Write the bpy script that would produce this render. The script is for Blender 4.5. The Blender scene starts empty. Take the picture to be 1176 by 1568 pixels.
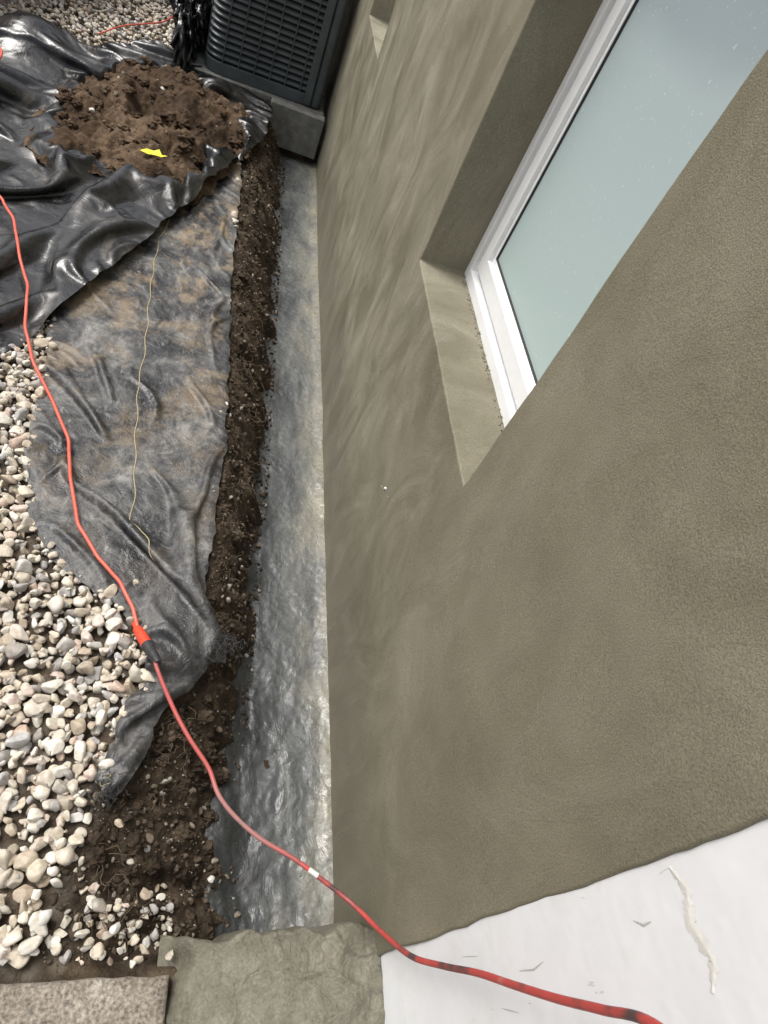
import bpy, bmesh, math
import numpy as np
from mathutils import Vector, Matrix
rng=np.random.default_rng(7)
scene=bpy.context.scene
COL=scene.collection

# ---------------------------------------------------------------- helpers
_pc={}
def perlin(x,y,seed=0):
    x=np.asarray(x,float); y=np.asarray(y,float)
    if seed not in _pc:
        r=np.random.default_rng(seed+100); _pc[seed]=(r.permutation(512),r.random(512)*2*np.pi)
    perm,ang=_pc[seed]
    gx=np.cos(ang); gy=np.sin(ang)
    xi=np.floor(x).astype(int); yi=np.floor(y).astype(int)
    xf=x-xi; yf=y-yi
    def g(ix,iy,dx,dy):
        h=perm[(perm[ix&511]+iy)&511]
        return gx[h]*dx+gy[h]*dy
    u=xf*xf*xf*(xf*(xf*6-15)+10); v=yf*yf*yf*(yf*(yf*6-15)+10)
    a=g(xi,yi,xf,yf); b=g(xi+1,yi,xf-1,yf); c=g(xi,yi+1,xf,yf-1); d=g(xi+1,yi+1,xf-1,yf-1)
    return ((a*(1-u)+b*u)*(1-v)+(c*(1-u)+d*u)*v)*1.5
def fbm(x,y,seed=0,o=4):
    s=0;a=1
    for i in range(o):
        s=s+a*perlin(x*2**i,y*2**i,seed+i*13); a*=.5
    return s
def ridge(x,y,seed=0,p=2.0):
    return (1-np.clip(np.abs(perlin(x,y,seed))*1.6,0,1))**p
def sstep(a,b,x):
    t=np.clip((x-a)/(b-a),0,1); return t*t*(3-2*t)
def mesh_from(name,verts,faces,mat=None,smooth=True,parent=None):
    verts=np.asarray(verts,float); faces=np.asarray(faces,int)
    n=faces.shape[1]
    me=bpy.data.meshes.new(name)
    me.vertices.add(len(verts)); me.vertices.foreach_set('co',verts.ravel())
    me.loops.add(faces.size); me.loops.foreach_set('vertex_index',faces.ravel())
    me.polygons.add(len(faces)); me.polygons.foreach_set('loop_start',np.arange(len(faces))*n)
    try: me.polygons.foreach_set('loop_total',np.full(len(faces),n))
    except Exception: pass
    me.update(calc_edges=True)
    me.polygons.foreach_set('use_smooth',np.full(len(faces),smooth))
    me.validate()
    ob=bpy.data.objects.new(name,me); COL.objects.link(ob)
    if mat: me.materials.append(mat)
    if parent: ob.parent=parent
    return ob
def empty(name):
    e=bpy.data.objects.new(name,None); COL.objects.link(e); return e
def grid_faces(nx,ny):
    i,j=np.meshgrid(np.arange(nx-1),np.arange(ny-1),indexing='ij')
    a=(i*ny+j).ravel()
    return np.stack([a,a+ny,a+ny+1,a+1],1)
def poly_sd(px,py,poly):
    P=np.asarray(poly); n=len(P)
    best=np.full(px.shape,1e9); bx=np.zeros(px.shape); by=np.zeros(px.shape)
    inside=np.zeros(px.shape,bool)
    for k in range(n):
        ax,ay=P[k]; cx,cy=P[(k+1)%n]
        ex_,ey_=cx-ax,cy-ay; L=ex_*ex_+ey_*ey_+1e-12
        t=np.clip(((px-ax)*ex_+(py-ay)*ey_)/L,0,1)
        qx=ax+t*ex_; qy=ay+t*ey_
        d=np.hypot(px-qx,py-qy); m=d<best
        best=np.where(m,d,best); bx=np.where(m,qx,bx); by=np.where(m,qy,by)
        c=((ay>py)!=(cy>py))&(px<(cx-ax)*(py-ay)/((cy-ay) if cy!=ay else 1e-12)+ax)
        inside^=c
    return np.where(inside,best,-best),bx,by
def resample(poly,step,amp,seed,freq=9):
    P=np.asarray(poly,float); out=[]
    n=len(P)
    for k in range(n):
        p0,p1,p2,p3=P[k-1],P[k],P[(k+1)%n],P[(k+2)%n]
        m=max(1,int(np.linalg.norm(p2-p1)/step))
        for i in range(m):
            t=i/m
            q=.5*((2*p1)+(-p0+p2)*t+(2*p0-5*p1+4*p2-p3)*t*t+(-p0+3*p1-3*p2+p3)*t**3)
            l=p1*(1-t)+p2*t
            out.append(q*.6+l*.4)
    out=np.array(out)
    out[:,0]+=amp*fbm(out[:,0]*freq,out[:,1]*freq,seed)
    out[:,1]+=amp*fbm(out[:,0]*freq+50,out[:,1]*freq,seed+5)
    return out
def sheet(name,poly,step,zf,mat,parent=None,full=None):
    P=np.asarray(poly)
    xs=np.arange(P[:,0].min()-step,P[:,0].max()+2*step,step); ys=np.arange(P[:,1].min()-step,P[:,1].max()+2*step,step)
    X,Y=np.meshgrid(xs,ys,indexing='ij')
    sd,bx,by=poly_sd(X,Y,P)
    ins=(sd>0).ravel()
    F=grid_faces(len(xs),len(ys))
    F=F[ins[F].any(1)]
    X=np.where(sd>0,X,bx); Y=np.where(sd>0,Y,by)
    if full: xx,yy,zz=full(X,Y)
    else: xx,yy,zz=X,Y,zf(X,Y,np.maximum(sd,0))
    V=np.stack([xx.ravel(),yy.ravel(),zz.ravel()],1)
    used=np.unique(F); mp=np.full(len(V),-1); mp[used]=np.arange(len(used))
    return mesh_from(name,V[used],mp[F],mat,True,parent)
# position-based cloth: the sheet has more length than the room it lies in, so it buckles into folds
class Cloth:
    def __init__(s,poly,levels,z0,floor,excess,seed=0,lift=.02):
        s.D=None
        for li,(step,steps,bend,amp,grav) in enumerate(levels):
            s.level(poly,step,steps,bend,amp,grav,z0,floor,excess,seed+li,lift)
    def level(s,poly,step,steps,bend,amp,grav,z0,floor,excess,seed,lift):
        P=np.asarray(poly); pad=step*3
        xs=np.arange(P[:,0].min()-pad,P[:,0].max()+pad,step); ys=np.arange(P[:,1].min()-pad,P[:,1].max()+pad,step)
        X,Y=np.meshgrid(xs,ys,indexing='ij'); sd,_,_=poly_sd(X,Y,P)
        fl=floor(X,Y)
        e_=sstep(0,.05,sd)
        if s.D is None:
            p=np.stack([X,Y,np.maximum(z0(X,Y,np.maximum(sd,0)),fl+.002)+lift*e_],-1)
        else:
            p=np.stack(s(X,Y),-1)
        p[...,2]+=amp*e_*perlin(X/(step*3.2),Y/(step*3.2),seed+700)
        s.xs=xs; s.ys=ys; s.h=step
        e,dx,dy=excess(X,Y)
        prev=p.copy()
        w=np.where(sd<step*.3,0.0,1.0)[...,None]
        nx,ny=X.shape
        def mk(di,dj,k,onlymin):
            if di>0: groups=[(o,0,2*di,1) for o in range(2*di)]
            else: groups=[(0,o,1,2*dj) for o in range(2*dj)]
            res=[]
            for oi,oj,si,sj in groups:
                i=np.arange(oi,nx-abs(di),si); j=np.arange(oj+max(0,-dj),ny-max(0,dj),sj)
                if len(i)==0 or len(j)==0: continue
                a=(slice(i[0],i[-1]+1,si),slice(j[0],j[-1]+1,sj)); b=(slice(i[0]+di,i[-1]+di+1,si),slice(j[0]+dj,j[-1]+dj+1,sj))
                vx,vy=di*step,dj*step; ee=e[a]; pr=vx*dx[a]+vy*dy[a]
                res.append((a,b,np.sqrt(vx*vx+vy*vy+(2*ee+ee*ee)*pr*pr),k,onlymin))
            return res
        cons=mk(1,0,1,False)+mk(0,1,1,False)+mk(1,1,.6,False)+mk(1,-1,.6,False)+mk(2,0,bend,True)+mk(0,2,bend,True)
        for it in range(steps):
            v=(p-prev)*.90; prev=p.copy(); p=p+v*w; p[...,2]-=(grav if it>steps*.4 else 0)*w[...,0]
            for a,b,L,k,om in cons:
                d=p[b]-p[a]; l=np.sqrt((d*d).sum(-1))+1e-9
                c=(l-L)/l*k*.5
                if om: c=np.minimum(c,0)
                c=np.clip(c,-.2,.2)[...,None]*d
                p[a]+=c*w[a]; p[b]-=c*w[b]
            p[...,2]=np.maximum(p[...,2],fl+.002)
        s.D=p-np.stack([X,Y,0*X],-1)
    def __call__(s,X,Y):
        u=(X-s.xs[0])/s.h; v=(Y-s.ys[0])/s.h
        i=np.clip(np.floor(u).astype(int),1,len(s.xs)-3); j=np.clip(np.floor(v).astype(int),1,len(s.ys)-3)
        a=np.clip(u-i,0,1); b=np.clip(v-j,0,1)
        def wts(t): return [(1-t)**3/6,(3*t**3-6*t**2+4)/6,(-3*t**3+3*t**2+3*t+1)/6,t**3/6]
        wa=wts(a); wb=wts(b); out=0
        for m in range(4):
            for n in range(4):
                out=out+(wa[m]*wb[n])[...,None]*s.D[i+m-1,j+n-1]
        return X+out[...,0],Y+out[...,1],out[...,2]
def curve(name,pts,r,mat,parent=None,radii=None,sub=8):
    P=[Vector(p) for p in pts]; out=[]
    n=len(P)
    for k in range(n-1):
        p0=P[max(k-1,0)];p1=P[k];p2=P[k+1];p3=P[min(k+2,n-1)]
        for i in range(sub):
            t=i/sub
            out.append(.5*((2*p1)+(-p0+p2)*t+(2*p0-5*p1+4*p2-p3)*t*t+(-p0+3*p1-3*p2+p3)*t**3))
    out.append(P[-1])
    cu=bpy.data.curves.new(name,'CURVE'); cu.dimensions='3D'
    sp=cu.splines.new('POLY'); sp.points.add(len(out)-1)
    for i,p in enumerate(out):
        sp.points[i].co=(*p,1)
        if radii: 
            f=i/(len(out)-1)*(len(radii)-1); a=int(f); b=min(a+1,len(radii)-1); sp.points[i].radius=radii[a]*(1-f+a)+radii[b]*(f-a)
    sp.use_smooth=True
    cu.bevel_depth=r; cu.bevel_resolution=4; cu.use_fill_caps=True
    ob=bpy.data.objects.new(name,cu); COL.objects.link(ob); cu.materials.append(mat)
    if parent: ob.parent=parent
    return ob
def box(name,x0,x1,y0,y1,z0,z1,mat,parent=None,bev=.004,seg=2,rot=0):
    bm=bmesh.new(); bmesh.ops.create_cube(bm,size=1)
    for v in bm.verts:
        v.co=Vector((x0+(v.co.x+.5)*(x1-x0),y0+(v.co.y+.5)*(y1-y0),z0+(v.co.z+.5)*(z1-z0)))
    if bev: bmesh.ops.bevel(bm,geom=bm.edges[:],offset=bev,segments=seg,affect='EDGES',profile=.5)
    if rot: bmesh.ops.rotate(bm,verts=bm.verts,cent=((x0+x1)/2,(y0+y1)/2,z0),matrix=Matrix.Rotation(rot,3,'Z'))
    me=bpy.data.meshes.new(name); bm.to_mesh(me); bm.free()
    ob=bpy.data.objects.new(name,me); COL.objects.link(ob); me.materials.append(mat)
    if parent: ob.parent=parent
    return ob

# ---------------------------------------------------------------- materials
class M:
    def __init__(s,name,rough=.7,spec=.5):
        s.m=bpy.data.materials.new(name); s.m.use_nodes=True; s.t=s.m.node_tree; s.n=s.t.nodes
        s.b=s.n['Principled BSDF']; s.b.inputs['Roughness'].default_value=rough
        s.b.inputs['Specular IOR Level'].default_value=spec
        s.geo=s.n.new('ShaderNodeNewGeometry'); s.P=s.geo.outputs['Position']
    def lk(s,a,b): s.t.links.new(a,b)
    def map(s,scale,rot=(0,0,0)):
        n=s.n.new('ShaderNodeMapping'); n.inputs['Scale'].default_value=scale; n.inputs['Rotation'].default_value=rot; s.lk(s.P,n.inputs['Vector']); return n.outputs[0]
    def noise(s,scale,detail=4,rough=.55,dist=0,vec=None):
        n=s.n.new('ShaderNodeTexNoise'); n.inputs['Scale'].default_value=scale; n.inputs['Detail'].default_value=detail
        n.inputs['Roughness'].default_value=rough; n.inputs['Distortion'].default_value=dist
        s.lk(vec or s.P,n.inputs['Vector']); return n.outputs['Fac']
    def vor(s,scale,feat='F1',vec=None):
        n=s.n.new('ShaderNodeTexVoronoi'); n.feature=feat; n.inputs['Scale'].default_value=scale; s.lk(vec or s.P,n.inputs['Vector']); return n
    def ramp(s,fac,stops):
        n=s.n.new('ShaderNodeValToRGB'); e=n.color_ramp.elements
        while len(e)<len(stops): e.new(.5)
        for i,(p,c) in enumerate(stops):
            e[i].position=p
            if not isinstance(c,(tuple,list)): c=(c,c,c)
            e[i].color=(*c,1)
        s.lk(fac,n.inputs[0]); return n.outputs[0]
    def mix(s,f,a,b,mode='MIX'):
        n=s.n.new('ShaderNodeMix'); n.data_type='RGBA'; n.blend_type=mode
        for v,i in ((f,0),(a,6),(b,7)):
            if isinstance(v,(int,float)): n.inputs[i].default_value=v if i==0 else (v,v,v,1)
            elif isinstance(v,tuple): n.inputs[i].default_value=(*v,1)
            else: s.lk(v,n.inputs[i])
        return n.outputs[2]
    def math(s,op,a,b=0):
        n=s.n.new('ShaderNodeMath'); n.operation=op
        for v,i in ((a,0),(b,1)):
            if isinstance(v,(int,float)): n.inputs[i].default_value=v
            else: s.lk(v,n.inputs[i])
        return n.outputs[0]
    def color(s,c):
        if isinstance(c,tuple): s.b.inputs['Base Color'].default_value=(*c,1)
        else: s.lk(c,s.b.inputs['Base Color'])
    def rough(s,c): s.lk(c,s.b.inputs['Roughness'])
    def bump(s,h,dist,strength=1.0):
        n=s.n.new('ShaderNodeBump'); n.inputs['Distance'].default_value=dist; n.inputs['Strength'].default_value=strength
        s.lk(h,n.inputs['Height'])
        if getattr(s,'lb',None): s.lk(s.lb,n.inputs['Normal'])
        s.lb=n.outputs[0]; s.lk(s.lb,s.b.inputs['Normal'])
    def sepxyz(s):
        n=s.n.new('ShaderNodeSeparateXYZ'); s.lk(s.P,n.inputs[0]); return n.outputs

w=M('render_cement',.75,.35)
xyz=w.sepxyz()
big=w.noise(1.7,6,.66,.6)
c=w.ramp(big,[(.25,(.142,.128,.086)),(.5,(.186,.169,.116)),(.75,(.245,.225,.160))])
st=w.noise(3.6,7,.66,1.3,vec=w.map((1,1.4,.7),(math.radians(18),0,0)))
st2=w.ramp(st,[(.40,0.0),(.72,1.0)])
zone=w.ramp(w.math('ADD',w.math('MULTIPLY',xyz[1],.4),w.math('MULTIPLY',xyz[2],-.3)),[(.0,.18),(.7,1.0)])
c=w.mix(w.math('MULTIPLY',st2,zone),c,(.33,.308,.236))
fine=w.noise(380,2,.6)
c=w.mix(.6,c,w.ramp(fine,[(.3,.28),(.7,.69)]),'OVERLAY')
base_band=w.ramp(w.math('ADD',xyz[2],w.math('MULTIPLY',w.math('SUBTRACT',w.noise(5,4,.65),.5),.5)),[(.0,.38),(.16,0.0)])  # mottled darker band towards the wall base
c=w.mix(base_band,c,(.105,.098,.07))
w.color(c)
w.bump(st,.008,.55)
w.bump(fine,.0016,.65)
w.rough(w.ramp(st,[(.3,.5),(.7,.8)]))
WALL=w.m

f=M('footing_concrete',.4,.5)
xyz=f.sepxyz()
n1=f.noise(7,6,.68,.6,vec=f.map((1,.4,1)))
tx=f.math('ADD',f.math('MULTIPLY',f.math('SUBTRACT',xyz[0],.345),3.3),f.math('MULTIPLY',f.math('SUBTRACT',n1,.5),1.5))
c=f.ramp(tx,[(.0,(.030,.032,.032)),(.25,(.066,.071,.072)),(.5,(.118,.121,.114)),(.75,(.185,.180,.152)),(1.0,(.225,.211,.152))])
sp=f.ramp(f.noise(120,3,.65),[(.3,.27),(.62,.68)])
c=f.mix(.5,c,sp,'OVERLAY')
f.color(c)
f.rough(f.ramp(f.noise(13,4,.7),[(.38,.2),(.60,.55)]))
f.bump(f.noise(13,5,.62,.8,vec=f.map((1,.6,1))),.014,.6); f.bump(sp,.0014,.6)
FOOT=f.m

def soilmat(name,dark,mid,lite,gs):
    s=M(name,.92,.2)
    n1=s.noise(gs,6,.72,.3)
    c=s.ramp(n1,[(.32,dark),(.5,mid),(.72,lite)])
    cc=s.ramp(s.vor(120).outputs['Distance'],[(.0,1.0),(.26,0.0)])
    c=s.mix(s.math('MULTIPLY',cc,s.ramp(s.noise(24,2),[(.55,0.0),(.66,.45)])),c,(.3,.26,.2))
    s.color(c); s.bump(s.noise(40,6,.75),.018,1)
    return s.m
PILE=soilmat('pile_soil',(.035,.022,.014),(.10,.066,.041),(.27,.19,.125),4)

g=M('ground_mat',.92,.2)
at=g.n.new('ShaderNodeAttribute'); at.attribute_name='soil'
vv=g.vor(34); gc=g.ramp(vv.outputs['Distance'],[(.1,(.52,.48,.4)),(.6,(.16,.13,.1))])
n1=g.noise(12,6,.72,.3)
sc=g.ramp(n1,[(.32,(.018,.013,.009)),(.5,(.066,.048,.032)),(.72,(.17,.128,.087))])
cc=g.ramp(g.vor(120).outputs['Distance'],[(.0,1.0),(.22,0.0)])
sc=g.mix(g.math('MULTIPLY',cc,g.ramp(g.noise(30,2),[(.5,0.0),(.6,.65)])),sc,(.32,.29,.23))
g.color(g.mix(at.outputs['Fac'],gc,sc)); g.bump(g.noise(60,5,.75),.016,1)
GROUND=g.m

p=M('pebble',.6,.4)
rnd=p.geo.outputs['Random Per Island']
c=p.ramp(rnd,[(0,(.58,.55,.48)),(.13,(.68,.65,.58)),(.27,(.47,.41,.32)),(.4,(.66,.61,.51)),(.52,(.40,.32,.235)),(.63,(.60,.54,.43)),(.73,(.32,.30,.275)),(.82,(.45,.44,.42)),(.9,(.70,.68,.63)),(1,(.50,.375,.29))])
c=p.mix(.8,c,p.ramp(p.noise(60,4,.7),[(.3,.26),(.7,.62)]),'OVERLAY')
dirt=p.ramp(p.noise(3.5,3,.6),[(.48,0.0),(.78,.6)])
c=p.mix(dirt,c,(.37,.27,.18))
p.color(c); p.bump(p.noise(110,3,.6),.002,.7); PEB=p.m
p=M('dirty_pebble',.85,.25)
rnd=p.geo.outputs['Random Per Island']
c=p.ramp(rnd,[(0,(.03,.022,.015)),(.55,(.075,.055,.038)),(.82,(.14,.108,.078)),(.93,(.24,.21,.165)),(1,(.38,.36,.31))])
c=p.mix(.6,c,p.ramp(p.noise(90,3,.6),[(.3,.3),(.7,.65)]),'OVERLAY')
p.color(c); p.bump(p.noise(160,3,.6),.003,.9); CLOD=p.m

b=M('black_plastic',.2,.6)
d=b.noise(4,7,.75,.6)
c=b.ramp(d,[(.46,(.006,.0062,.0065)),(.58,(.022,.0215,.021)),(.74,(.15,.135,.115))])
b.color(c)
b.rough(b.ramp(d,[(.40,.19),(.66,.5)]))
b.bump(b.noise(16,4,.6,.8),.009,.55)
b.b.inputs['Coat Weight'].default_value=.2; b.b.inputs['Coat Roughness'].default_value=.15
BLACK=b.m

t=M('landscape_fabric',.45,.5)
d=t.noise(5,8,.78,.5)
c=t.ramp(d,[(.36,(.012,.012,.013)),(.46,(.03,.03,.031)),(.55,(.08,.08,.078)),(.63,(.20,.195,.182)),(.76,(.40,.39,.355))])
xyz=t.sepxyz()
o=t.ramp(t.noise(4.5,7,.74,.4),[(.50,0.0),(.62,.7)])
oy=t.ramp(t.math('MULTIPLY',xyz[1],.25),[(.24,0.12),(.60,1.0)])
c=t.mix(t.math('MULTIPLY',o,oy),c,(.31,.232,.145))
sc_=t.ramp(t.noise(34,6,.8,.2,vec=t.map((1,.6,1))),[(.58,0.0),(.72,.6)])
c=t.mix(sc_,c,(.40,.39,.355))
t.color(c); t.rough(t.ramp(d,[(.38,.28),(.62,.62)]))
t.bump(t.noise(15,5,.66,.5),.014,.65); t.bump(t.noise(420,1,.5),.0006,.4)
FAB=t.m

def simple(name,col,rough=.5,spec=.5,bs=0,bd=0,var=.0,vs=20):
    m=M(name,rough,spec)
    if var:
        n=m.noise(vs,5,.65)
        m.color(m.ramp(n,[(.3,tuple(x*(1-var) for x in col)),(.7,tuple(min(1,x*(1+var)) for x in col))]))
    else: m.color(col)
    if bs: m.bump(m.noise(bs,4,.6),bd,.7)
    return m.m
VINYL=simple('white_vinyl',(.84,.85,.85),.35,.5,40,.0006,.04,14)
GASK=simple('gasket',(.03,.03,.03),.6)
ACM=simple('ac_dark_metal',(.08,.094,.096),.36,.55,60,.0006,.25,9)
ACI=simple('ac_inner',(.004,.005,.006),.8)
CONC=simple('grey_concrete',(.2,.2,.185),.9,.3,70,.003,.35,18)
THREAD=simple('thread',(.42,.35,.2),.8)
BTHREAD=simple('fray_thread',(.03,.03,.03),.5)
LEAF=simple('yellow_leaf',(.75,.72,.04),.5,.4,0,0,.15,60)
ORANGE=simple('orange_plug',(.66,.065,.028),.4,.5,0,0,.15,60)
RUB=simple('black_rubber',(.03,.03,.03),.45,.5,80,.001,.5,60)
FENCE=simple('weathered_fence',(.34,.28,.27),.8,.3,40,.002,.35,12)
ROOFM=simple('roofing',(.1,.1,.1),.9)
ROOT=simple('root',(.13,.095,.06),.9)
SMEAR=simple('dried_smear',(.66,.65,.61),.7,.3,60,.001,.08,30)
SLIT=simple('panel_slit',(.42,.42,.41),.8)

gl=M('frosted_glass',.35,.4)
xyz=gl.sepxyz()
base=gl.ramp(gl.math('ADD',gl.math('MULTIPLY',xyz[2],.6),gl.math('MULTIPLY',gl.noise(1.5,2),.2)),[(.6,(.43,.53,.515)),(.95,(.39,.475,.485)),(1.3,(.32,.385,.41))])
spk=gl.ramp(gl.vor(11).outputs['Distance'],[(.02,.6),(.045,0.0)])
sp2=gl.ramp(gl.noise(120,2,.5),[(.69,0.0),(.74,.45)])
gl.color(gl.mix(gl.math('MAXIMUM',gl.math('MULTIPLY',spk,gl.ramp(gl.noise(6,2),[(.5,0.0),(.6,1.0)])),sp2),base,(.8,.84,.84)))
GLASS=gl.m

wp=M('white_panel_mat',.45,.4)
c=wp.ramp(wp.noise(2,5,.65),[(.3,(.70,.71,.72)),(.7,(.79,.795,.80))])
spk=wp.ramp(wp.noise(30,2,.5,1.2,vec=wp.map((1,2.0,.7))),[(.73,0.0),(.75,.5)])
c=wp.mix(spk,c,(.4,.4,.37))
gr_=wp.ramp(wp.noise(6,6,.75),[(.54,0.0),(.75,.4)])
c=wp.mix(gr_,c,(.58,.57,.53))
wp.color(c); wp.bump(wp.noise(5,4,.55),.012,.45)
WP=wp.m

cm=M('wet_cement',.5,.4)
c=cm.ramp(cm.noise(7,6,.7,.6),[(.3,(.125,.117,.086)),(.7,(.225,.211,.158))])
fn=cm.ramp(cm.noise(170,3,.65),[(.3,.28),(.7,.69)])
c=cm.mix(.55,c,fn,'OVERLAY')
cm.color(c); cm.rough(cm.ramp(cm.noise(9,4),[(.35,.32),(.65,.68)]))
cm.bump(cm.noise(14,7,.72,.7),.018,.9); cm.bump(fn,.0015,.6)
CEM=cm.m
pv=M('old_paving',.85,.3)
c=pv.ramp(pv.noise(9,6,.7),[(.3,(.13,.11,.088)),(.55,(.24,.21,.17)),(.75,(.38,.35,.3))])
c=pv.mix(.8,c,pv.ramp(pv.noise(150,3,.6),[(.32,.15),(.68,.8)]),'OVERLAY')
pv.color(c); pv.bump(pv.noise(110,4,.7),.003,1); PAV=pv.m

cd=M('cord_red',.45,.5)
xyz=cd.sepxyz()
c=cd.ramp(cd.noise(13,4,.6),[(.35,(.58,.08,.048)),(.65,(.64,.13,.08))])
soil=cd.ramp(cd.noise(10,4,.7),[(.50,0.0),(.66,.85)])
mk=cd.ramp(xyz[1],[(.55,1.0),(.95,.2)])
c=cd.mix(cd.math('MULTIPLY',soil,mk),c,(.27,.22,.2))
cd.color(c); CORD=cd.m
cd=M('cord_worn',.45,.5)
c=cd.ramp(cd.noise(11,3,.6),[(.36,(.09,.05,.05)),(.46,(.42,.065,.055)),(.6,(.46,.06,.055)),(.76,(.45,.20,.18))])
xyz=cd.sepxyz()
c=cd.mix(cd.ramp(xyz[1],[(.30,0.0),(.36,.55),(.44,.6),(.5,.12)]),c,(.27,.215,.20))
cd.color(c); CORD2=cd.m

# ---------------------------------------------------------------- ground terrain
YT=[-5,.12,.3,.45,.6,.8,1.0,1.5,1.8,2.6,3.4,4.5,9]; XT=[-.05,-.05,-.045,-.02,.03,.11,.145,.15,.15,.125,.12,.14,.14]
YB=[-5,.2,.5,1.0,1.8,3.0,4.4,9]; XB=[.33,.33,.32,.34,.36,.370,.378,.375]
def xt(y): return np.interp(y,YT,XT)
def xb(y): return np.interp(y,YB,XB)
def G(x,y):
    wob=.026*fbm(y*6,x*2,3)+.014*perlin(y*30,x*10,5)
    t=np.clip((x-xt(y)+wob)/(xb(y)-xt(y)),0,1)
    pr=np.interp(y,[.2,.9,4],[1.15,1.7,2.0])
    m=sstep(.13,.19,y)*(1-sstep(4.38,4.44,y))
    dz=-.275*t**pr*m
    bank=sstep(.0,.15,t)*m
    z=-.012+dz+.004*fbm(x*3,y*3,9)+bank*(.020*fbm(x*18,y*18,21,4)+.010*np.abs(perlin(x*60,y*60,33)))
    return z
xs=np.concatenate([[-60,-25,-10,-5,-3],np.arange(-2.2,-.1,.04),np.arange(-.1,.42,.006),[.45,.5,.56,.6,.7,1.5,4,12,60]])
ys=np.concatenate([[-60,-25,-10,-5,-2.5],np.arange(-1.5,.1,.05),np.arange(.1,2.2,.007),np.arange(2.2,4.5,.011),np.arange(4.52,7,.06),[9,14,30,60]])
X,Y=np.meshgrid(xs,ys,indexing='ij')
Z=G(X,Y); Z=np.where(X>.59,np.minimum(Z,-.02),Z)
gr=mesh_from('ground',np.stack([X.ravel(),Y.ravel(),Z.ravel()],1),grid_faces(len(xs),len(ys)),GROUND)
soilm=sstep(-.03,.03,X-xt(Y)+.03*fbm(X*8,Y*8,77))*(1-sstep(4.6,4.8,Y))
soilm=np.maximum(soilm,(X<.6)*(X>-1.8)*(Y>.1)*(Y<7)*.75)
a=gr.data.attributes.new('soil','FLOAT','POINT'); a.data.foreach_set('value',soilm.ravel())

def zfoot(x,y,sd):
    nr=1-sstep(.6,1.6,y)
    return -.262+.006*fbm(x*8,y*4,41,3)+(.002+.002*nr)*np.abs(perlin(x*34,y*22,42))+.003*nr*fbm(x*18,y*14,44,3)+.0015*perlin(x*70,y*60,43)+.010*sstep(.55,.60,x)+.022*(1-sstep(0,.07,x-.28-.03*perlin(y*6,0*y,4)))
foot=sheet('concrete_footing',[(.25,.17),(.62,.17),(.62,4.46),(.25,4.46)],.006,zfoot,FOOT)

# ---------------------------------------------------------------- plastic sheets
S1=[(0.125,3.45),(0.135,2.568),(0.172,1.778),(0.178,1.475),(0.168,1.213),(0.165,0.99),(0.229,0.869),(0.245,0.833),(0.193,0.799),(0.158,0.734),(0.106,0.671),(0.077,0.59),(0.047,0.501),(0.014,0.452),(-0.025,0.491),(-0.007,0.585),(0.009,0.664),(0.045,0.733),(0.028,0.809),(-0.019,0.895),(-0.082,0.944),(-0.177,0.998),(-0.241,1.048),(-0.313,1.162),(-0.364,1.337),(-0.386,1.459),(-0.398,1.653),(-0.422,1.868),(-0.45,2.1),(-.5,2.5),(-.3,3.1),(0.0,3.5)]
S2=[(-0.529,1.756),(-0.404,2.05),(-0.25,2.416),(-.12,2.80),(0.006,3.16),(.11,3.5),(0.215,3.86),(0.25,4.18),(.245,4.33),(.1,4.43),(-0.085,4.45),(-.3,4.6),(-0.45,4.62),(-0.6,4.42),(-0.72,4.22),(-0.831,4.28),(-0.987,4.28),(-1.2,4.15),(-1.6,3.9),(-1.7,2.6),(-1.2,1.9),(-.8,1.65)]
PL=[(-.76,3.05),(-.78,3.45),(-.72,3.75),(-.62,4.1),(-0.36,4.28),(-0.10,4.20),(.04,4.1),(0.17,3.95),(0.17,3.62),(0.06,3.38),(-.0,3.10),(-0.149,2.88),(-0.30,2.84),(-0.45,2.95),(-0.6,2.86)]
s1=resample(S1,.02,.009,1,20); s2=resample(S2,.03,.014,2,9); pl=resample(PL,.03,.035,3,7)
def G0(x,y):
    t=np.clip((x-xt(y))/(xb(y)-xt(y)),0,1)
    m=sstep(.13,.19,y)
    return .010-.2*t**1.8*m
def z1(x,y,sd):
    e=sstep(0,.05,sd)
    z=G0(x,y)+.008*sstep(0,.04,sd)+.012*e*(.5+fbm(x*3,y*2.2,62,2))
    tail=(1-sstep(.78,.95,y))
    z+=tail*sstep(0,.04,sd)*.02
    r=np.hypot(x-.19,y-.80); th=np.arctan2(x-.19,y-.80)
    fold=.5+.5*np.cos(th*13+2.2*perlin(x*5,y*5,68))
    z+=e*np.exp(-(r/.24)**2)*(.04*fold**2)
    return z
def ex1(x,y):
    dx=x-.17; dy=y-.76; r=np.hypot(dx,dy)+1e-6
    near=1-sstep(.5,1.1,r)
    a=2.0*perlin(x*2.3,y*1.9,95)+.3
    tx=np.cos(a); ty=np.sin(a)
    px=near*(-dy/r)+(1-near)*tx; py=near*(dx/r)+(1-near)*ty
    l=np.hypot(px,py)+1e-6
    e=.04+.12*sstep(-.2,.5,fbm(x*2.6,y*2.2,96,3))+.30*np.exp(-(r/.36)**2)+.18*(1-sstep(.7,.85,y))
    e*=1-.4*sstep(1.8,2.6,y)
    return e,px/l,py/l
cl1=Cloth(s1,[(.028,110,.3,.014,.0001),(.013,60,.35,.007,.0001),(.007,30,.35,.003,.00005)],z1,G0,ex1,seed=1,lift=.012)
fab=empty('landscape_fabric_sheet')
sheet('fabric',s1,.005,None,FAB,fab,full=cl1)
dAx,dAy=.739,2.1; L=math.hypot(dAx,dAy); dAx/=L; dAy/=L
plc=pl[::3]; s1c=s1[::2]
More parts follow.
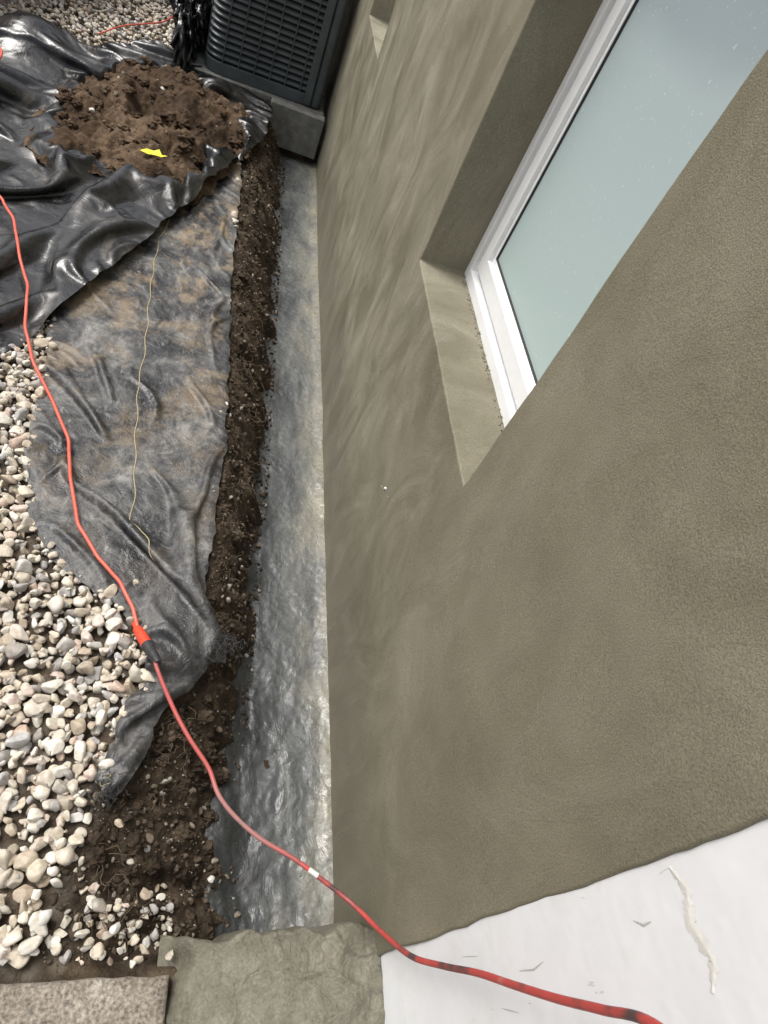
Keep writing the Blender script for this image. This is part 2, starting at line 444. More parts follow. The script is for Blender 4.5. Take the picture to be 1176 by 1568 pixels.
def pmask(x,y):
    psd,_,_=poly_sd(x,y,plc)
    thr=.05+.10*perlin(x*4,y*4,151)+.04*perlin(x*11,y*11,152)
    return sstep(0,.05,psd-thr)
def f2(x,y):
    heap=.14*np.exp(-(((x+.95)/.18)**2+((y-3.98)/.2)**2))+.10*np.exp(-(((x+1.15)/.22)**2+((y-3.3)/.22)**2))
    a,_,_=poly_sd(x,y,s1c); b,_,_=poly_sd(x,y,plc)
    pm=pmask(x,y)
    return .010+heap+.045*sstep(-.02,.03,a)*(1-pm)+.06*sstep(-.03,.06,b)*(1-pm)
def z2(x,y,sd):
    dx=x-.42; dy=y-4.25
    r=np.hypot(dx,dy); th=np.arctan2(dx,dy)
    wth=th+.05*perlin(x*2.5,y*2.5,70)
    e=sstep(-.004,.03,sd)
    f=ridge(wth*6,r*.5,71,2.5)*.05+ridge(wth*13,r*1.0,72,2)*.02
    d=(x+.529)*dAy-(y-1.756)*dAx; d=-d
    w1=.02*perlin(x*3,y*3,73)
    roll=.045*np.exp(-((d-.035)/.028)**2)+.035*np.exp(-((d-.13-w1*1.5)/.03)**2)+.03*np.exp(-((d-.25-w1*3)/.035)**2)
    roll*=(1-sstep(3.8,4.1,y))*(x<.35)
    z=f2(x,y)+.012*sstep(0,.06,sd)+e*(f*sstep(.1,.8,r)+roll+.02*(.5+fbm(x*4,y*4,85,2)))
    z+=e*np.where(y>3.9,.05*np.exp(-((sd-.07)/.04)**2),0)*(x>-.8)
    m=pmask(x,y)
    return z*(1-m)+.012*m
def ex2(x,y):
    dx=x-.42; dy=y-4.25; r=np.hypot(dx,dy)+1e-6
    a=1.6*perlin(x*2.3,y*2.3,97)
    px=-dy/r; py=dx/r
    qx=px*np.cos(a)-py*np.sin(a); qy=px*np.sin(a)+py*np.cos(a)
    e=.18+.28*sstep(-.3,.5,fbm(x*2.6,y*2.6,98,3))
    return e*(1-pmask(x,y)),qx,qy
cl2=Cloth(s2,[(.034,110,.3,.016,.00012),(.016,60,.35,.009,.0001),(.0095,30,.35,.0035,.00005)],z2,f2,ex2,seed=2,lift=.012)
blk=empty('black_plastic_sheet')
def full2(X,Y):
    x,y,z=cl2(X,Y); m=pmask(X,Y)
    return x,y,z*(1-m)+.012*m
sheet('plastic',s2,.0075,None,BLACK,blk,full=full2)
def zp(x,y,sd):
    e=sstep(-.02,.30,sd)
    h=.028+.08*e+.07*fbm(x*3.5,y*3.5,93,2)*sstep(0,.15,sd)
    return h+.030*fbm(x*10,y*10,90,4)*sstep(0,.05,sd)+.016*np.abs(perlin(x*30,y*30,91))+.006*perlin(x*70,y*70,92)
sheet('dirt_pile',pl,.0075,zp,PILE)

sm=[(-0.15,2.80),(-0.169,2.637),(-0.152,2.193),(-0.116,1.836),(-0.1,1.531),(-0.085,1.403),(-0.062,1.207),(-0.015,1.13),(0.013,1.05)]
def atc(cl,x,y):
    a,b_,c_=cl(np.array([x]),np.array([y])); return float(a[0]),float(b_[0]),float(c_[0])
pts=[]
for i in range(len(sm)-1):
    for tt in np.linspace(0,1,26,endpoint=False):
        x=sm[i][0]*(1-tt)+sm[i+1][0]*tt; y=sm[i][1]*(1-tt)+sm[i+1][1]*tt
        a_,b_,c_=atc(cl1,x+.003*math.sin(y*40),y); pts.append((a_,b_,c_+.0012))
curve('seam_thread',pts,.0014,THREAD,fab,sub=2)
def strands(name,c,n,length,mat,parent,dirn,r=.0007,spread=.03,grav=.01):
    cu=bpy.data.curves.new(name,'CURVE'); cu.dimensions='3D'; cu.bevel_depth=r; cu.bevel_resolution=1
    for i in range(n):
        p=Vector(c)+Vector(rng.normal(0,spread,3)); p.z=c[2]+abs(rng.normal(0,.008))
        d=(Vector(dirn)+Vector(rng.normal(0,.6,3))).normalized(); l=length*rng.uniform(.4,1.2)
        sp=cu.splines.new('POLY'); sp.points.add(5)
        for j in range(6):
            q=p+d*l*j/5; sp.points[j].co=(q.x,q.y,max(q.z-grav*(j/5)**2,c[2]-.03),1)
            d=(d+Vector(rng.normal(0,.25,3))).normalized()
    ob=bpy.data.objects.new(name,cu); COL.objects.link(ob); cu.materials.append(mat)
    if parent: ob.parent=parent
    return ob
strands('frayed_end',(.225,.84,.03),70,.045,BTHREAD,fab,(.8,-.6,0),spread=.018)
strands('frayed_tail',(.0,.475,.025),40,.035,BTHREAD,fab,(-.6,-.8,0),spread=.015)
strands('yellow_fray',(.0,.49,.035),3,.025,THREAD,fab,(-.6,-.5,.2),spread=.01)

# ---------------------------------------------------------------- stones
def ico(sub):
    bm=bmesh.new(); bmesh.ops.create_icosphere(bm,subdivisions=sub,radius=1)
    V=np.array([v.co[:] for v in bm.verts]); F=np.array([[v.index for v in f.verts] for f in bm.faces]); bm.free(); return V,F
def variants(sub,n,seed):
    V,F=ico(sub); r=np.random.default_rng(seed); out=[]
    for i in range(n):
        v=V.copy()
        for k in range(r.integers(8,14)):
            nn=r.normal(size=3); nn/=np.linalg.norm(nn); d=r.uniform(.42,.82)
            o=np.maximum(v@nn-d,0); v-=o[:,None]*nn*.97
        v/=np.abs(v).max()*.95
        out.append(v*np.array([1,r.uniform(.62,.95),r.uniform(.5,.75)]))
    return np.array(out),F
def scatter(name,pos,rad,sub,mat,seed,flat=.5):
    VV,F=variants(sub,24,seed); r=np.random.default_rng(seed+1); N=len(pos)
    idx=r.integers(0,24,N); v=VV[idx]
    yaw=r.random(N)*2*np.pi; tx=r.normal(0,flat,N); ty=r.normal(0,flat,N)
    cx,sx=np.cos(tx),np.sin(tx); cy,sy=np.cos(ty),np.sin(ty); cz,sz=np.cos(yaw),np.sin(yaw)
    R=np.zeros((N,3,3))
    Rx=R.copy(); Rx[:,0,0]=1;Rx[:,1,1]=cx;Rx[:,1,2]=-sx;Rx[:,2,1]=sx;Rx[:,2,2]=cx
    Ry=R.copy(); Ry[:,1,1]=1;Ry[:,0,0]=cy;Ry[:,0,2]=sy;Ry[:,2,0]=-sy;Ry[:,2,2]=cy
    Rz=R.copy(); Rz[:,2,2]=1;Rz[:,0,0]=cz;Rz[:,0,1]=-sz;Rz[:,1,0]=sz;Rz[:,1,1]=cz
    RR=Rz@Ry@Rx
    v=np.einsum('nij,nkj->nki',RR,v)*rad[:,None,None]+pos[:,None,:]
    nv=v.shape[1]
    FF=(F[None]+(np.arange(N)*nv)[:,None,None]).reshape(-1,3)
    return mesh_from(name,v.reshape(-1,3),FF,mat,True)
def jgrid(x0,x1,y0,y1,sp,jit):
    xs=np.arange(x0,x1,sp); ys=np.arange(y0,y1,sp*.866)
    X,Y=np.meshgrid(xs,ys,indexing='ij'); X=X+np.where(np.arange(len(ys))%2,sp/2,0)[None]
    X=X.ravel()+rng.uniform(-jit,jit,X.size)*sp; Y=Y.ravel()+rng.uniform(-jit,jit,Y.size)*sp
    return X,Y
def gravel_mask(x,y):
    d=xt(y)-.005+.035*fbm(x*6,y*6,77)-x
    ok=(d>0)|(y>4.75)
    a,_,_=poly_sd(x,y,s1[::2]); b,_,_=poly_sd(x,y,s2[::2])
    ok&=(a<.02)&(b<.02)
    ok&=(y>.155)|(x<-2.5)
    ok&=~((x>-.27)&(y>4.3)&(y<5.25))
    ok&=(x<.56)
    return ok
pieces=[]
def layer(x0,x1,y0,y1,sp,rlo,rhi,z0,z1_,sub,prob,seed):
    x,y=jgrid(x0,x1,y0,y1,sp,.38); m=gravel_mask(x,y)&(rng.random(x.size)<prob)
    x=x[m];y=y[m]; r=rlo+(rhi-rlo)*rng.random(x.size)**1.7
    z=rng.uniform(z0,z1_,x.size)
    pieces.append((np.stack([x,y,z],1),r,sub,seed))
layer(-.75,.2,.15,2.2,.030,.014,.023,-.006,.004,3,1,11)
layer(-.75,.2,.15,2.2,.035,.011,.029,.006,.018,3,.8,12)
layer(-.75,.2,.15,2.2,.024,.005,.010,.0,.014,2,.6,13)
layer(-1.7,.56,2.2,7.5,.034,.013,.022,-.002,.016,2,1,14)
layer(-1.7,.56,2.2,7.5,.05,.013,.021,.012,.022,2,.6,15)
layer(-1.7,-.75,.15,2.2,.034,.013,.022,-.002,.016,2,1,16)
objs=[scatter('gravel',p,r,s,PEB,sd) for p,r,s,sd in pieces]
bpy.ops.object.select_all(action='DESELECT')
for o in objs: o.select_set(True)
bpy.context.view_layer.objects.active=objs[0]; bpy.ops.object.join(); objs[0].name='gravel'
N=7500
y=rng.uniform(.15,4.4,N); t=rng.random(N)**1.1
x=xt(y)-.03+t*(xb(y)-xt(y)+.05)
a,_,_=poly_sd(x,y,s1[::2]); m=(a<.0); x=x[m];y=y[m]
z=G(x,y); r=.0025+.010*rng.random(len(x))**4
c1=scatter('soil_clods',np.stack([x,y,np.maximum(z,-.258)+r*.1],1),r,2,CLOD,31,1.2)
N=800; x=rng.uniform(-.08,.33,N); y=rng.uniform(.17,.7,N); m=(x>xt(y)-.03)&(poly_sd(x,y,s1[::2])[0]<0); x=x[m];y=y[m]
r=.003+.012*rng.random(len(x))**4
c2=scatter('soil_clods_b',np.stack([x,y,G(x,y)+r*.2],1),r,2,CLOD,32,1.2)
N=420; x=rng.uniform(-.78,.18,N); y=rng.uniform(2.85,4.25,N); sd=poly_sd(x,y,pl)[0]; m=sd>.02; x=x[m];y=y[m];sd=sd[m]
r=.003+.015*rng.random(len(x))**4
c3=scatter('pile_clods',np.stack([x,y,zp(x,y,sd)-r*.1],1),r,2,CLOD,33,1.2)
bpy.ops.object.select_all(action='DESELECT')
for o in (c1,c2,c3): o.select_set(True)
bpy.context.view_layer.objects.active=c1; bpy.ops.object.join(); c1.name='soil_clods'
cv,cf=ico(4)
def lumps_mesh(name,pts_,mat,rlo,rhi):
    allv=[];allf=[];off=0
    for (x_,y_,z_) in pts_:
        R_=rng.uniform(rlo,rhi); o_=rng.uniform(0,50)
        n_=fbm(cv[:,0]*1.6+o_,cv[:,1]*1.6+cv[:,2]*1.3,610,4)
        v_=cv*(1+.45*n_[:,None])*np.array([1,rng.uniform(.7,1.1),.7])*R_
        allv.append(v_+np.array([x_,y_,z_])); allf.append(cf+off); off+=len(cv)
    ob=mesh_from(name,np.concatenate(allv),np.concatenate(allf),mat)
    at_=ob.data.attributes.new('soil','FLOAT','POINT'); at_.data.foreach_set('value',np.ones(off)); return ob
q_=[]
for k_ in range(70):
    y_=rng.uniform(.2,.8) if k_<36 else rng.uniform(.8,3.8)
    x_=float(xt(y_))+rng.uniform(.0,.85)*(float(xb(y_))-float(xt(y_)))
    if poly_sd(np.array([x_]),np.array([y_]),s1[::2])[0][0]>0: continue
    q_.append((x_,y_,max(float(G(np.array([x_]),np.array([y_]))[0]),-.255)))
lumps_mesh('soil_lumps',q_,GROUND,.010,.024)
q_=[]
for k_ in range(130):
    x_=rng.uniform(-.75,.16); y_=rng.uniform(2.85,4.2); s_=poly_sd(np.array([x_]),np.array([y_]),pl)[0]
    if s_[0]>.04: q_.append((x_,y_,float(zp(np.array([x_]),np.array([y_]),s_)[0])))
lumps_mesh('pile_lumps',q_,PILE,.012,.034)
rt=empty('roots')
for k_ in range(44):
    y_=rng.uniform(.2,2.8); x_=float(xt(y_))+rng.uniform(.02,.13)
    strands('root_tuft',(x_,y_,float(G(np.array([x_]),np.array([y_]))[0])+.008),7,.06,ROOT,rt,(.7,rng.normal(0,.5),-.2),r=.0007,spread=.014,grav=.03)
lp=[(.035,.40,.015),(.11,.27,-.01),(.02,.25,.01),(.06,.21,.0),(.1,.19,-.01),(.0,.2,.01),(.03,.17,.02),(.14,.20,-.02),(.07,.33,.0),(.17,.16,.0),(.27,.33,-.2),(-.02,.98,.05),(.12,.17,.0),(-.55,3.3,.13),(-.3,3.7,.15),(-.6,3.0,.06)]
lr=[.012,.015,.018,.014,.012,.016,.018,.012,.009,.013,.010,.014,.014,.016,.014,.018]
for k_ in range(90):
    x_=rng.uniform(-.06,.18); y_=rng.uniform(.15,.26)+max(0,rng.normal(0,.05))
    lp.append((x_,y_,float(G(np.array([x_]),np.array([y_]))[0])+.006)); lr.append(rng.uniform(.005,.014))
scatter('loose_stones',np.array(lp),np.array(lr),3,PEB,35,.4)

# ---------------------------------------------------------------- house
house=empty('rendered_house')
WX=.593
win=[(.895,1.749,.728,2.0),(3.41,3.98,.70,1.7)]
yl=np.unique(np.round(np.concatenate([np.arange(.135,2.2,.022),np.arange(2.2,9,.05),[9.0]]+[[a,b] for a,b,_,_ in win]),4))
zl=np.unique(np.round(np.concatenate([np.arange(-.35,2.6,.025),[2.6]]+[[c_,d_] for _,_,c_,d_ in win]),4))
def clean(l,keys,tol):
    return np.array([v for v in l if v in keys or min(abs(v-k_) for k_ in keys)>tol])
ky=[round(v,4) for a in win for v in a[:2]]+[.135]; kz=[round(v,4) for a in win for v in a[2:]]
yl=clean(yl,ky,.008); zl=clean(zl,kz,.008)
bm=bmesh.new(); vd={}
def gv(x,y,z,k):
    key=(round(x,4),round(y,4),round(z,4))
    if key not in vd:
        vd[key]=bm.verts.new((x,y,z))
    return vd[key]
def inwin(y,z):
    return any(a<y<b and c_<z<d_ for a,b,c_,d_ in win)
for i in range(len(yl)-1):
    for j in range(len(zl)-1):
        if inwin((yl[i]+yl[i+1])/2,(zl[j]+zl[j+1])/2): continue
        bm.faces.new([gv(WX,yl[i],zl[j],0),gv(WX,yl[i],zl[j+1],0),gv(WX,yl[i+1],zl[j+1],0),gv(WX,yl[i+1],zl[j],0)])
RD=.16; dx=[WX+RD*k_/5 for k_ in range(6)]
for a,b,c_,d_ in win:
    yy=[v for v in yl if a-1e-6<=v<=b+1e-6]; zz=[v for v in zl if c_-1e-6<=v<=d_+1e-6]
    for k_ in range(5):
        for i in range(len(yy)-1):
            bm.faces.new([gv(dx[k_],yy[i],c_,0),gv(dx[k_],yy[i+1],c_,0),gv(dx[k_+1],yy[i+1],c_,0),gv(dx[k_+1],yy[i],c_,0)])
            bm.faces.new([gv(dx[k_],yy[i],d_,0),gv(dx[k_+1],yy[i],d_,0),gv(dx[k_+1],yy[i+1],d_,0),gv(dx[k_],yy[i+1],d_,0)])
        for j in range(len(zz)-1):
            bm.faces.new([gv(dx[k_],a,zz[j],0),gv(dx[k_+1],a,zz[j],0),gv(dx[k_+1],a,zz[j+1],0),gv(dx[k_],a,zz[j+1],0)])
            bm.faces.new([gv(dx[k_],b,zz[j],0),gv(dx[k_],b,zz[j+1],0),gv(dx[k_+1],b,zz[j+1],0),gv(dx[k_+1],b,zz[j],0)])
for j in range(len(zl)-1):
    bm.faces.new([gv(WX,.135,zl[j],0),gv(WX+.03,.135,zl[j],0),gv(WX+.03,.135,zl[j+1],0),gv(WX,.135,zl[j+1],0)])
bmesh.ops.recalc_face_normals(bm,faces=bm.faces[:])
co=np.array([v.co[:] for v in bm.verts])
ox=.0022*fbm(co[:,1]*4,co[:,2]*4,200,3)+.004*perlin(co[:,1]*1.1,co[:,2]*1.3,203)
oy=.0018*fbm(co[:,2]*6,co[:,0]*9,201,2)+np.where(np.abs(co[:,1]-.135)<1e-3,.0035*fbm(co[:,2]*9,co[:,0],208,4),0); oz=.002*fbm(co[:,1]*6,co[:,0]*9,202,2)
for i,v in enumerate(bm.verts):
    v.co+=Vector((ox[i],oy[i],oz[i]))
me=bpy.data.meshes.new('rendered_wall'); bm.to_mesh(me); bm.free()
me.materials.append(WALL)
for p_ in me.polygons: p_.use_smooth=True
wo=bpy.data.objects.new('rendered_wall',me); COL.objects.link(wo); wo.parent=house
bv=wo.modifiers.new('b','BEVEL'); bv.width=.005; bv.segments=3; bv.limit_method='ANGLE'; bv.angle_limit=math.radians(50); bv.harden_normals=True

def ring(name,y0,y1,z0,z1,wd,x0,x1,mat):
    wl,wb=wd if isinstance(wd,tuple) else (wd,wd)
    o=[(y0,z0),(y1,z0),(y1,z1),(y0,z1)]; n=[(y0+wl,z0+wb),(y1-wl,z0+wb),(y1-wl,z1-wb),(y0+wl,z1-wb)]
    V=[(x0,*p) for p in o]+[(x0,*p) for p in n]+[(x1,*p) for p in o]+[(x1,*p) for p in n]
    F=[]
    for i in range(4):
        j=(i+1)%4
        F+=[(i,j,4+j,4+i),(4+i,4+j,12+j,12+i),(j,i,8+i,8+j),(8+i,12+i,12+j,8+j)]
    ob=mesh_from(name,V,F,mat,False,house)
    m_=ob.modifiers.new('b','BEVEL'); m_.width=.0018; m_.segments=2; m_.limit_method='ANGLE'
    return ob
for q,(a,b,c_,d_) in enumerate(win):
    e=.004
    ring('window_frame',a-e,b+e,c_-e,d_+e,(.034,.036),.736,.80,VINYL)
    ring('window_frame_step',a+.031,b-.031,c_+.033,d_-.033,(.014,.018),.758,.80,VINYL)
    ring('window_sash',a+.0445,b-.0445,c_+.0505,d_-.0505,(.044,.052),.744,.80,VINYL)
    ring('window_sash_lip',a+.088,b-.088,c_+.102,d_-.102,(.012,.016),.756,.80,VINYL)
    ring('window_gasket',a+.0995,b-.0995,c_+.1175,d_-.1175,(.003,.004),.758,.80,GASK)
    mesh_from('window_glass',[(.764,a+.10,c_+.12),(.764,b-.10,c_+.12),(.764,b-.10,d_-.12),(.764,a+.10,d_-.12)],[[0,3,2,1]],GLASS,False,house)
xs_=rng.uniform(.722,.736,140); ys_=rng.uniform(.9,1.745,140)
o=scatter('mortar_crumbs',np.stack([xs_,ys_,np.full(140,.7295)],1),rng.uniform(.001,.0036,140),2,CEM,51); o.parent=house
o=scatter('wall_highlight_dab',np.array([[WX+.001,1.205,.335],[WX+.002,1.235,.31],[WX+.002,1.17,.345]]),np.array([.010,.005,.006]),3,WP,52); o.parent=house  # white lumps added to imitate a small specular highlight on the wall
ys2=np.arange(-1.2,.16,.02); zs2=np.arange(.055,2.6,.03)
A,B=np.meshgrid(ys2,zs2,indexing='ij')
def xpan(y,z): return WX+.008+.004*perlin(y*2.2,z*1.2,300)
Xw=xpan(A,B)
Bz=B.copy(); Bz[:,0]+=.012*fbm(ys2*14,ys2*0,301,3)
mesh_from('white_panel',np.stack([Xw.ravel(),A.ravel(),Bz.ravel()],1),grid_faces(len(ys2),len(zs2)),WP,True,house)
def smear(name,pts_,wid,mat,h=.0007):
    P_=np.array(pts_); n_=60; t_=np.linspace(0,len(P_)-1,n_); yc=np.interp(t_,np.arange(len(P_)),P_[:,0]); zc_=np.interp(t_,np.arange(len(P_)),P_[:,1])
    u_=np.linspace(-1,1,9); dy_=np.gradient(yc); dz_=np.gradient(zc_); l_=np.hypot(dy_,dz_)+1e-9
    V_=[]
    for i in range(n_):
        w_=wid*(.25+.75*math.sin(math.pi*(i+.5)/n_))*(1+.8*float(fbm(np.array(i*.35),np.array(3.),620,4)))
        for q in u_:
            yy_=yc[i]-dz_[i]/l_[i]*w_*q; zz_=zc_[i]+dy_[i]/l_[i]*w_*q
            V_.append((float(xpan(np.array(yy_),np.array(zz_)))-.0004-h*(1-abs(q))*(1+.6*float(perlin(np.array(i*.5),np.array(q*3),621))),yy_,zz_))
    return mesh_from(name,V_,grid_faces(n_,9),mat,True,house)
smear('compound_smear',[(.125,.985),(.10,1.0),(.07,.99),(.035,1.005),(.01,.99)],.008,SMEAR)
smear('panel_scuff',[(.06,.62),(.058,.66),(.065,.69)],.0012,SLIT,.0002)
smear('panel_scuff_b',[(.085,.90),(.078,.915),(.08,.93)],.0014,SLIT,.0002)
smear('panel_scuff_c',[(.02,.55),(.012,.60)],.0007,SLIT,.0002)
smear('panel_scuff_d',[(.095,.44),(.09,.50)],.0006,SLIT,.0002)
smear('panel_scuff_e',[(.07,1.13),(.03,1.17)],.0008,SLIT,.0002)
box('wall_core',.80,4.5,-4,9,-.3,2.6,CONC,house)
box('wall_core_front_low',.63,.80,-4,9,-.3,.68,CONC,house)
box('wall_side',.625,.80,-4,-1.2,.68,2.6,WALL,house)
box('flat_roof',.59,4.6,-4.1,9.1,2.6,2.7,ROOFM,house)

# ---------------------------------------------------------------- step and paving
def zc(x,y,sd):
    edge=.205+.024*fbm(x*6,x*0,401,4)
    top=.050+.014*fbm(x*4,y*4,402,3)+.006*fbm(x*20,y*20,407,4)
    top+=.010*ridge(x*3+y*6+.5*perlin(x*9,y*9,408),y*.5,409,9)
    k_=sstep(-.02,.022,y-edge)
    z=top*(1-k_)+(-.29)*k_
    lx=.190+.026*fbm(y*9,y*0,404,4)
    k2=sstep(-.02,.02,lx-x)
    return z*(1-k2)+np.minimum(z,-.03)*k2
sheet('cement_step',[(.15,-1.2),(.612,-1.2),(.612,.25),(.15,.25)],.004,zc,CEM)
def slab(name,x0,x1,y0,y1,top,bot,mat):
    xs=np.linspace(x0,x1,int((x1-x0)/.008)); ys=np.linspace(y0,y1,int((y1-y0)/.008))
    X,Y=np.meshgrid(xs,ys,indexing='ij')
    d=np.minimum(np.minimum(X-x0,x1-X),np.minimum(Y-y0,y1-Y))
    Z=top+.0015*fbm(X*20,Y*20,500,3)-.010*(1-sstep(0,.014,d))
    Z=np.where(d<1e-6,bot,Z)
    Y=Y+np.where(Y>y1-.03,.004*fbm(X*12,Y*0,501,3),0)
    return mesh_from(name,np.stack([X.ravel(),Y.ravel(),Z.ravel()],1),grid_faces(len(xs),len(ys)),mat)
slab('paving_slab',-.42,.178,-.46,.132,.028,-.05,PAV)
slab('paving_slab',-1.03,-.43,-.46,.130,.027,-.05,PAV)

# ---------------------------------------------------------------- AC unit
ac=empty('air_conditioner_unit')
AX0,AX1,AY0,AY1=-.16,.535,4.47,5.15
def rrect(x0,x1,y0,y1,r,n=7):
    pts=[]
    for cx,cy,a0 in ((x1-r,y0+r,-90),(x1-r,y1-r,0),(x0+r,y1-r,90),(x0+r,y0+r,180)):
        for i in range(n+1):
            a_=math.radians(a0+90*i/n); pts.append((cx+r*math.cos(a_),cy+r*math.sin(a_)))
    return pts
def prism(name,pts,z0,z1,mat,parent,bev=.004):
    bm=bmesh.new(); b0=[bm.verts.new((*p,z0)) for p in pts]; t0=[bm.verts.new((*p,z1)) for p in pts]
    n=len(pts)
    for i in range(n): bm.faces.new([b0[i],b0[(i+1)%n],t0[(i+1)%n],t0[i]])
    bm.faces.new(t0); bm.faces.new(b0[::-1])
    me=bpy.data.meshes.new(name); bm.to_mesh(me); bm.free(); me.materials.append(mat)
    ob=bpy.data.objects.new(name,me); COL.objects.link(ob); ob.parent=parent
    if bev:
        m_=ob.modifiers.new('b','BEVEL'); m_.width=bev; m_.segments=2; m_.limit_method='ANGLE'; m_.angle_limit=math.radians(50)
    return ob
prism('coil_core',rrect(AX0+.02,AX1-.02,AY0+.02,AY1-.02,.07),.07,.80,ACI,ac,0)
prism('base_pan',rrect(AX0,AX1,AY0,AY1,.09),.02,.085,ACM,ac)
prism('top_cap',rrect(AX0-.005,AX1+.005,AY0-.005,AY1+.005,.09),.80,.85,ACM,ac,.012)
bm=bmesh.new()
outer=rrect(AX0+.003,AX1-.003,AY0+.003,AY1-.003,.088); inner=rrect(AX0+.018,AX1-.018,AY0+.018,AY1-.018,.073)
z=.10
while z<.79:
    rows=[(inner,z+.020),(outer,z+.008),(outer,z+.0),(inner,z-.002)]
    vs=[[bm.verts.new((*p,h)) for p in pp] for pp,h in rows]; n=len(outer)
    for a_ in range(3):
        for i in range(n): bm.faces.new([vs[a_][i],vs[a_+1][i],vs[a_+1][(i+1)%n],vs[a_][(i+1)%n]])
    z+=.034
bmesh.ops.recalc_face_normals(bm,faces=bm.faces[:])
me=bpy.data.meshes.new('louvres'); bm.to_mesh(me); bm.free(); me.materials.append(ACM)
ob=bpy.data.objects.new('louvres',me); COL.objects.link(ob); ob.parent=ac
for xx in np.linspace(AX0+.10,AX1-.14,6): box('rib',xx-.003,xx+.003,AY0-.002,AY0+.012,.085,.80,ACM,ac,.001,1)
for yy in np.linspace(AY0+.1,AY1-.1,6): box('rib_side',AX0-.002,AX0+.012,yy-.003,yy+.003,.085,.80,ACM,ac,.001,1)
box('corner_post',AX1-.105,AX1-.06,AY0-.010,AY0+.02,.03,.81,ACM,ac,.006,2)
prism('corner_panel',[(p[0],p[1]) for p in rrect(AX1-.06,AX1+.004,AY0-.006,AY0+.10,.028)],.03,.81,ACM,ac,.003)
box('equipment_pad',-.24,.57,4.445,5.3,-.05,.018,CONC,None,.008)
kb=box('concrete_block',.245,.572,4.35,4.42,-.215,.025,CONC,None,.006,2,math.radians(-3))

V,F=ico(5)
v=V*np.array([.09,.45,.22])
nz=fbm(V[:,0]*3+V[:,2]*2,V[:,1]*5,600,4)
v=v*(1+.35*nz[:,None]+.25*ridge(V[:,0]*4,V[:,1]*7+V[:,2]*3,602,2)[:,None])+np.array([-.27,4.95,.14])
mesh_from('plastic_bundle',v,F,BLACK,True,blk)
u=np.arange(0,1.9,.008); hh=np.array([0,.15,.3,.45,.6])
U,H=np.meshgrid(u,hh,indexing='ij'); off=.014*np.sin(U*2*np.pi/.05)
fx=-1.36+U*.42-off*.9+H*-.15; fy=3.98+U*.91+off*.4
mesh_from('corrugated_fence_panel',np.stack([fx.ravel(),fy.ravel(),(H+.01).ravel()],1),grid_faces(len(u),len(hh)),FENCE)

# ---------------------------------------------------------------- cords
def ztop(x,y):
    z=.026
    a=poly_sd(np.array([x]),np.array([y]),s1)[0][0]; b=poly_sd(np.array([x]),np.array([y]),s2)[0][0]
    if a>0: z=max(z,max(atc(cl1,x+i*.008,y+j*.008)[2] for i in (-1,0,1) for j in (-1,0,1)))
    if b>0: z=max(z,max(atc(cl2,x+i*.008,y+j*.008)[2] for i in (-1,0,1) for j in (-1,0,1)))
    return z
C0=[(-1.1,2.75),(-.9,2.66),(-0.726,2.545),(-0.656,2.436),(-0.583,2.215),(-0.528,2.083),(-0.49,1.883),(-0.435,1.74),(-0.347,1.589),(-0.274,1.445),(-0.24,1.301),(-0.191,1.15),(-0.125,1.055),(-0.058,0.985),(-0.015,0.913),(0.008,0.85)]
C=[]
for i in range(len(C0)-1):
    for t in (0,.33,.66): C.append((C0[i][0]*(1-t)+C0[i+1][0]*t,C0[i][1]*(1-t)+C0[i+1][1]*t))
C.append(C0[-1])
cord=empty('extension_cord')
zz=np.array([max(ztop(x,y),.026)+.006 for x,y in C])
hull=zz.copy()
for i in range(len(zz)):
    for d_ in range(1,4):
        a_=zz[max(i-d_,0)]; b_=zz[min(i+d_,len(zz)-1)]
        hull[i]=max(hull[i],(a_+b_)/2)
zs_=hull.copy()
for _ in range(3): zs_=np.maximum(zz,np.convolve(np.pad(zs_,1,'edge'),[.25,.5,.25],'valid'))
P1=[(x,y,float(z_)) for (x,y),z_ in zip(C,zs_)]
curve('orange_lead',P1,.0052,CORD,cord,sub=4)
pe=Vector(P1[-1]); pp=Vector((.058,.752,.085))
dirv=(pp-pe)
def at(t): return pe+dirv*t
curve('plug',[at(-.28),at(-.1),at(-.05),at(.25),at(.55)],.0125,ORANGE,cord,[.5,.6,1.0,1.15,1.15],4)
curve('socket',[at(.5),at(.6),at(.85),at(1.12)],.0125,RUB,cord,[1.2,1.2,1.0,.6],4)
P2=[at(.95),(0.064,0.725,.088),(0.112,0.639,.075),(0.156,0.572,.07),(0.206,0.508,.065),(0.232,0.452,.065),(0.273,0.407,.06),(0.333,0.361,.06),(0.407,0.322,.06),(0.465,0.282,.065),(0.535,0.229,.075),(.565,.17,.15),(.565,.112,.30),(.563,.084,.44),(.56,.064,.565),(.55,.04,.69),(.54,.02,.80),(.53,0.005,.90),(.52,-.01,.99),(.5,-.06,1.1)]
curve('red_lead',P2,.0052,CORD2,cord)
tp=Vector((.450,.293,.064)); curve('white_tape',[tp-Vector((.010,-.0065,0)),tp+Vector((.010,-.0065,0.001))],.0060,SMEAR,cord,sub=2)
curve('thin_lead',[(-1.1,3.35,.18),(-1.0,3.42,.21),(-.93,3.4,.21),(-.92,3.3,.2),(-1.0,3.2,.19),(-1.15,3.15,.18)],.005,CORD,cord)
curve('far_lead',[(-.7,4.35,.05),(-.62,4.6,.04),(-.5,4.8,.035),(-.42,4.95,.035),(-.35,5.3,.035)],.004,CORD,cord)
L_=[(-.055,0),(-.03,.018),(0,.022),(.02,.03),(.035,.012),(.06,.004),(.035,-.012),(.015,-.02),(-.02,-.016)]
lz=[0,.006,.004,.012,.002,.01,.006,.012,.004]
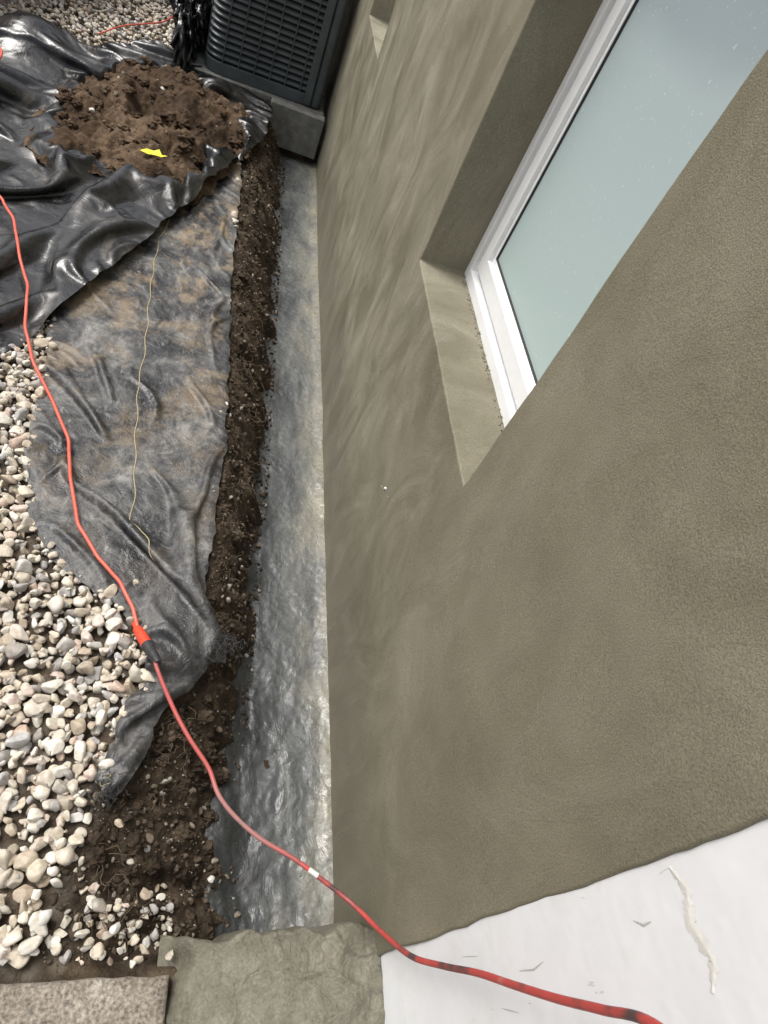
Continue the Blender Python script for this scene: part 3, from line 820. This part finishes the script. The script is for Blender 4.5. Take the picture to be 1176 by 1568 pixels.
lx0,ly0=-.262,3.09; gx_,gy_=np.meshgrid(np.linspace(lx0-.05,lx0+.05,7),np.linspace(ly0-.03,ly0+.03,5)); sdl=poly_sd(gx_,gy_,pl)[0]; lz0=float(zp(gx_,gy_,sdl).max())+.006
lv=[(lx0+x_,ly0+y_*1.2,lz0+z_) for (x_,y_),z_ in zip(L_,lz)]+[(lx0,ly0,lz0-.002)]
mesh_from('yellow_leaf',lv,[[i,(i+1)%9,9] for i in range(9)],LEAF,False)

# ---------------------------------------------------------------- light, camera
wd=bpy.data.worlds.new('World'); scene.world=wd; wd.use_nodes=True; nt=wd.node_tree
sk=nt.nodes.new('ShaderNodeTexSky'); sk.sky_type='NISHITA'; sk.sun_disc=False
sdir=Vector((-.42,.22,.88)).normalized()
sk.sun_elevation=math.asin(sdir.z); sk.sun_rotation=math.atan2(sdir.x,sdir.y); sk.dust_density=6; sk.air_density=1.0
hs=nt.nodes.new('ShaderNodeHueSaturation'); hs.inputs['Saturation'].default_value=.40; hs.inputs['Value'].default_value=1.15
nt.links.new(sk.outputs[0],hs.inputs['Color'])
nt.links.new(hs.outputs[0],nt.nodes['Background'].inputs[0]); nt.nodes['Background'].inputs[1].default_value=.15
sl=bpy.data.lights.new('sun','SUN'); sl.energy=2.3; sl.angle=math.radians(26); sl.color=(1,.98,.94)
so=bpy.data.objects.new('sun',sl); COL.objects.link(so); so.rotation_euler=sdir.to_track_quat('Z','Y').to_euler()

ex=Vector((3011,520,1026)).normalized(); ey=Vector((-123,-1311,1026)).normalized(); ez=ex.cross(ey).normalized(); ex=ey.cross(ez).normalized()
cam=bpy.data.cameras.new('camera'); co_=bpy.data.objects.new('camera',cam); COL.objects.link(co_); scene.camera=co_
R=Matrix(((ex[0],-ex[1],-ex[2]),(ey[0],-ey[1],-ey[2]),(ez[0],-ez[1],-ez[2])))
co_.matrix_world=Matrix.Translation((0,0,1.65))@R.to_4x4()
cam.sensor_fit='VERTICAL'; cam.sensor_height=36; cam.lens=1026/1568*36; cam.clip_start=.02; cam.clip_end=300
scene.view_settings.view_transform='Standard'; scene.view_settings.look='None'; scene.view_settings.exposure=0
